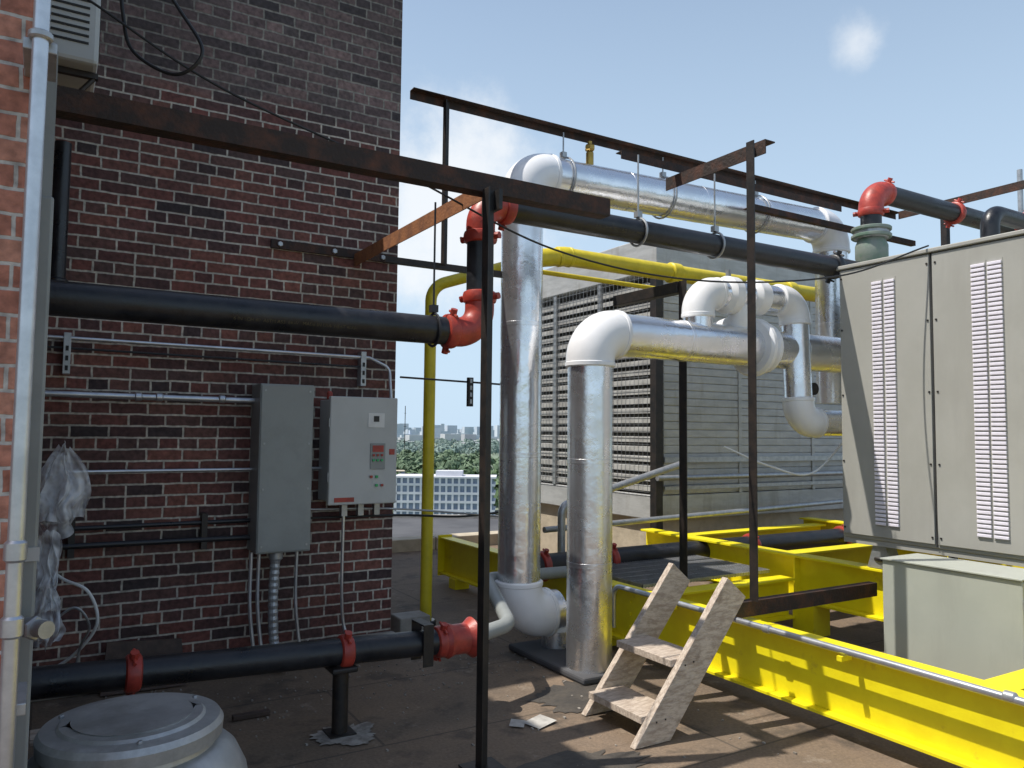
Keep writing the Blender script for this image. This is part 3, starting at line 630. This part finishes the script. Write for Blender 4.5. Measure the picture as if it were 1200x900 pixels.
q=np.stack([cen-e1*s-e2*s,cen+e1*s-e2*s,cen+e1*s+e2*s,cen-e1*s+e2*s],2).reshape(-1,3)
me=bpy.data.meshes.new('forest'); nf=NT*Q
me.vertices.add(nf*4); me.vertices.foreach_set('co',q.ravel()); me.loops.add(nf*4); me.loops.foreach_set('vertex_index',np.arange(nf*4)); me.polygons.add(nf); me.polygons.foreach_set('loop_start',np.arange(nf)*4); me.polygons.foreach_set('loop_total',np.full(nf,4))
for mn in ('leaf','leafmid_hazed','leaffar_hazed'): me.materials.append(M[mn])
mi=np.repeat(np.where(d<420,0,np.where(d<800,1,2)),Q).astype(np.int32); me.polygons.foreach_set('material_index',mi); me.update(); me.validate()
fo=bpy.data.objects.new('distant_trees',me); COL.objects.link(fo)
ROOT[0]=fo
boxes('trunks',[(x-.3,x+.3,y-.3,y+.3,-30,-30+r) for x,y,r in list(zip(cx,cy,R))[:800]],M['bark'])
begin('distant_city')
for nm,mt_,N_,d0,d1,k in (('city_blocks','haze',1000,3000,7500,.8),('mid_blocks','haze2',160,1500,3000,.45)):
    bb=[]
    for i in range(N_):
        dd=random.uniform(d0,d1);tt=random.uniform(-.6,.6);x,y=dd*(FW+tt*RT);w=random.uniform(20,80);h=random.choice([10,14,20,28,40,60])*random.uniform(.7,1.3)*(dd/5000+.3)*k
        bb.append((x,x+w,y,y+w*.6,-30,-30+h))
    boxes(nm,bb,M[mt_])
begin('radio_mast',(330,770,-30)); boxes('lattice',[(-.3,.3,-.3,.3,0,58),(-2,2,-.2,.2,20,20.6),(-1.5,1.5,-.2,.2,36,36.5),(-1,1,-.2,.2,50,50.4)],M['blacksteel'])
ROOT[0]=None
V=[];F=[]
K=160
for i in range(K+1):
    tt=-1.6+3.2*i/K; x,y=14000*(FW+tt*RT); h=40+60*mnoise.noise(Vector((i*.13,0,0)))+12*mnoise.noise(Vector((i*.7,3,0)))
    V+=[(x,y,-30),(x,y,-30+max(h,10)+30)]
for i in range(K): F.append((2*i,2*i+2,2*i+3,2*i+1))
mkobj('hills',V,F,M['hill_hazed'])
# ---------- world, sun ----------
EL=math.radians(62); AZ=math.radians(-68)
sd=Vector((math.sin(AZ)*math.cos(EL),math.cos(AZ)*math.cos(EL),math.sin(EL)))
w=bpy.data.worlds.new('World'); scene.world=w; w.use_nodes=True; nt=w.node_tree; L=nt.links.new
bg=nt.nodes['Background']; bg.inputs[1].default_value=.15
sk=nd(nt,'ShaderNodeTexSky'); sk.sky_type='NISHITA'; sk.sun_disc=False; sk.sun_elevation=EL; sk.sun_rotation=AZ%(2*math.pi); sk.air_density=1.0; sk.dust_density=1.5; sk.ozone_density=1.4; sk.altitude=50
tc=nd(nt,'ShaderNodeTexCoord')
def mix(f,a,b_):
    x=nd(nt,'ShaderNodeMix'); x.data_type='RGBA'
    if isinstance(f,float): x.inputs[0].default_value=f
    else: L(f,x.inputs[0])
    L(a,x.inputs[6]); x.inputs[7].default_value=(*b_,1); return x.outputs[2]
sx=nd(nt,'ShaderNodeSeparateXYZ'); L(tc.outputs['Generated'],sx.inputs[0])
hz=nd(nt,'ShaderNodeMapRange'); hz.interpolation_type='SMOOTHSTEP'; hz.inputs[1].default_value=-.02; hz.inputs[2].default_value=.85; hz.inputs[3].default_value=.95; hz.inputs[4].default_value=.1; L(sx.outputs[2],hz.inputs[0])
skc=mix(hz.outputs[0],sk.outputs[0],(4.1,5.3,6.5))
def cloudmask(direction,size,thr,top=.75):
    dv=Vector(direction).normalized()
    dp=nd(nt,'ShaderNodeVectorMath',operation='DISTANCE'); L(tc.outputs['Generated'],dp.inputs[0]); dp.inputs[1].default_value=dv
    m1=nd(nt,'ShaderNodeMapRange'); m1.inputs[1].default_value=size; m1.inputs[2].default_value=size*.1; L(dp.outputs['Value'],m1.inputs[0])
    nz=nd(nt,'ShaderNodeTexNoise'); nz.inputs['Scale'].default_value=13; nz.inputs['Detail'].default_value=9; nz.inputs['Roughness'].default_value=.62; L(tc.outputs['Generated'],nz.inputs['Vector'])
    m2=nd(nt,'ShaderNodeMath',operation='ADD'); L(m1.outputs[0],m2.inputs[0]); L(nz.outputs['Fac'],m2.inputs[1])
    m3=nd(nt,'ShaderNodeMapRange'); m3.interpolation_type='SMOOTHSTEP'; m3.inputs[1].default_value=thr; m3.inputs[2].default_value=thr+.6; m3.inputs[4].default_value=top; L(m2.outputs[0],m3.inputs[0]); return m3.outputs[0]
c1=cloudmask((.515+.857*.456,.857-.515*.456,.52),.065,.9,.6)
c2=cloudmask((.515-.857*.08,.857+.515*.08,.28),.22,.75,.85)
mxm=nd(nt,'ShaderNodeMath',operation='MAXIMUM'); L(c1,mxm.inputs[0]); L(c2,mxm.inputs[1])
skc=mix(mxm.outputs[0],skc,(6.4,6.6,6.8)); L(skc,bg.inputs[0])
sl_=bpy.data.lights.new('sun','SUN'); sl_.energy=5; sl_.angle=math.radians(.53); sl_.color=(1,.95,.87)
so=bpy.data.objects.new('sun',sl_); COL.objects.link(so); so.rotation_euler=sd.to_track_quat('Z','Y').to_euler(); so.location=(0,0,20)
# ---------- camera ----------
cam=bpy.data.cameras.new('camera'); co=bpy.data.objects.new('camera',cam); COL.objects.link(co)
cam.sensor_width=36; cam.lens=27.3; cam.clip_start=.05; cam.clip_end=60000
yaw=math.radians(31);p=math.radians(3.52);ro=math.radians(.6)
F_=Vector((math.sin(yaw)*math.cos(p),math.cos(yaw)*math.cos(p),math.sin(p)))
R_=Vector((math.cos(yaw),-math.sin(yaw),0)); U_=R_.cross(F_)
r2=R_*math.cos(ro)+U_*math.sin(ro); u2=U_*math.cos(ro)-R_*math.sin(ro)
mt=Matrix((( r2.x,u2.x,-F_.x,0),(r2.y,u2.y,-F_.y,0),(r2.z,u2.z,-F_.z,1.6),(0,0,0,1)))
co.matrix_world=mt
scene.camera=co
scene.view_settings.view_transform='Standard'; scene.view_settings.look='None'; scene.view_settings.exposure=0
print('done')
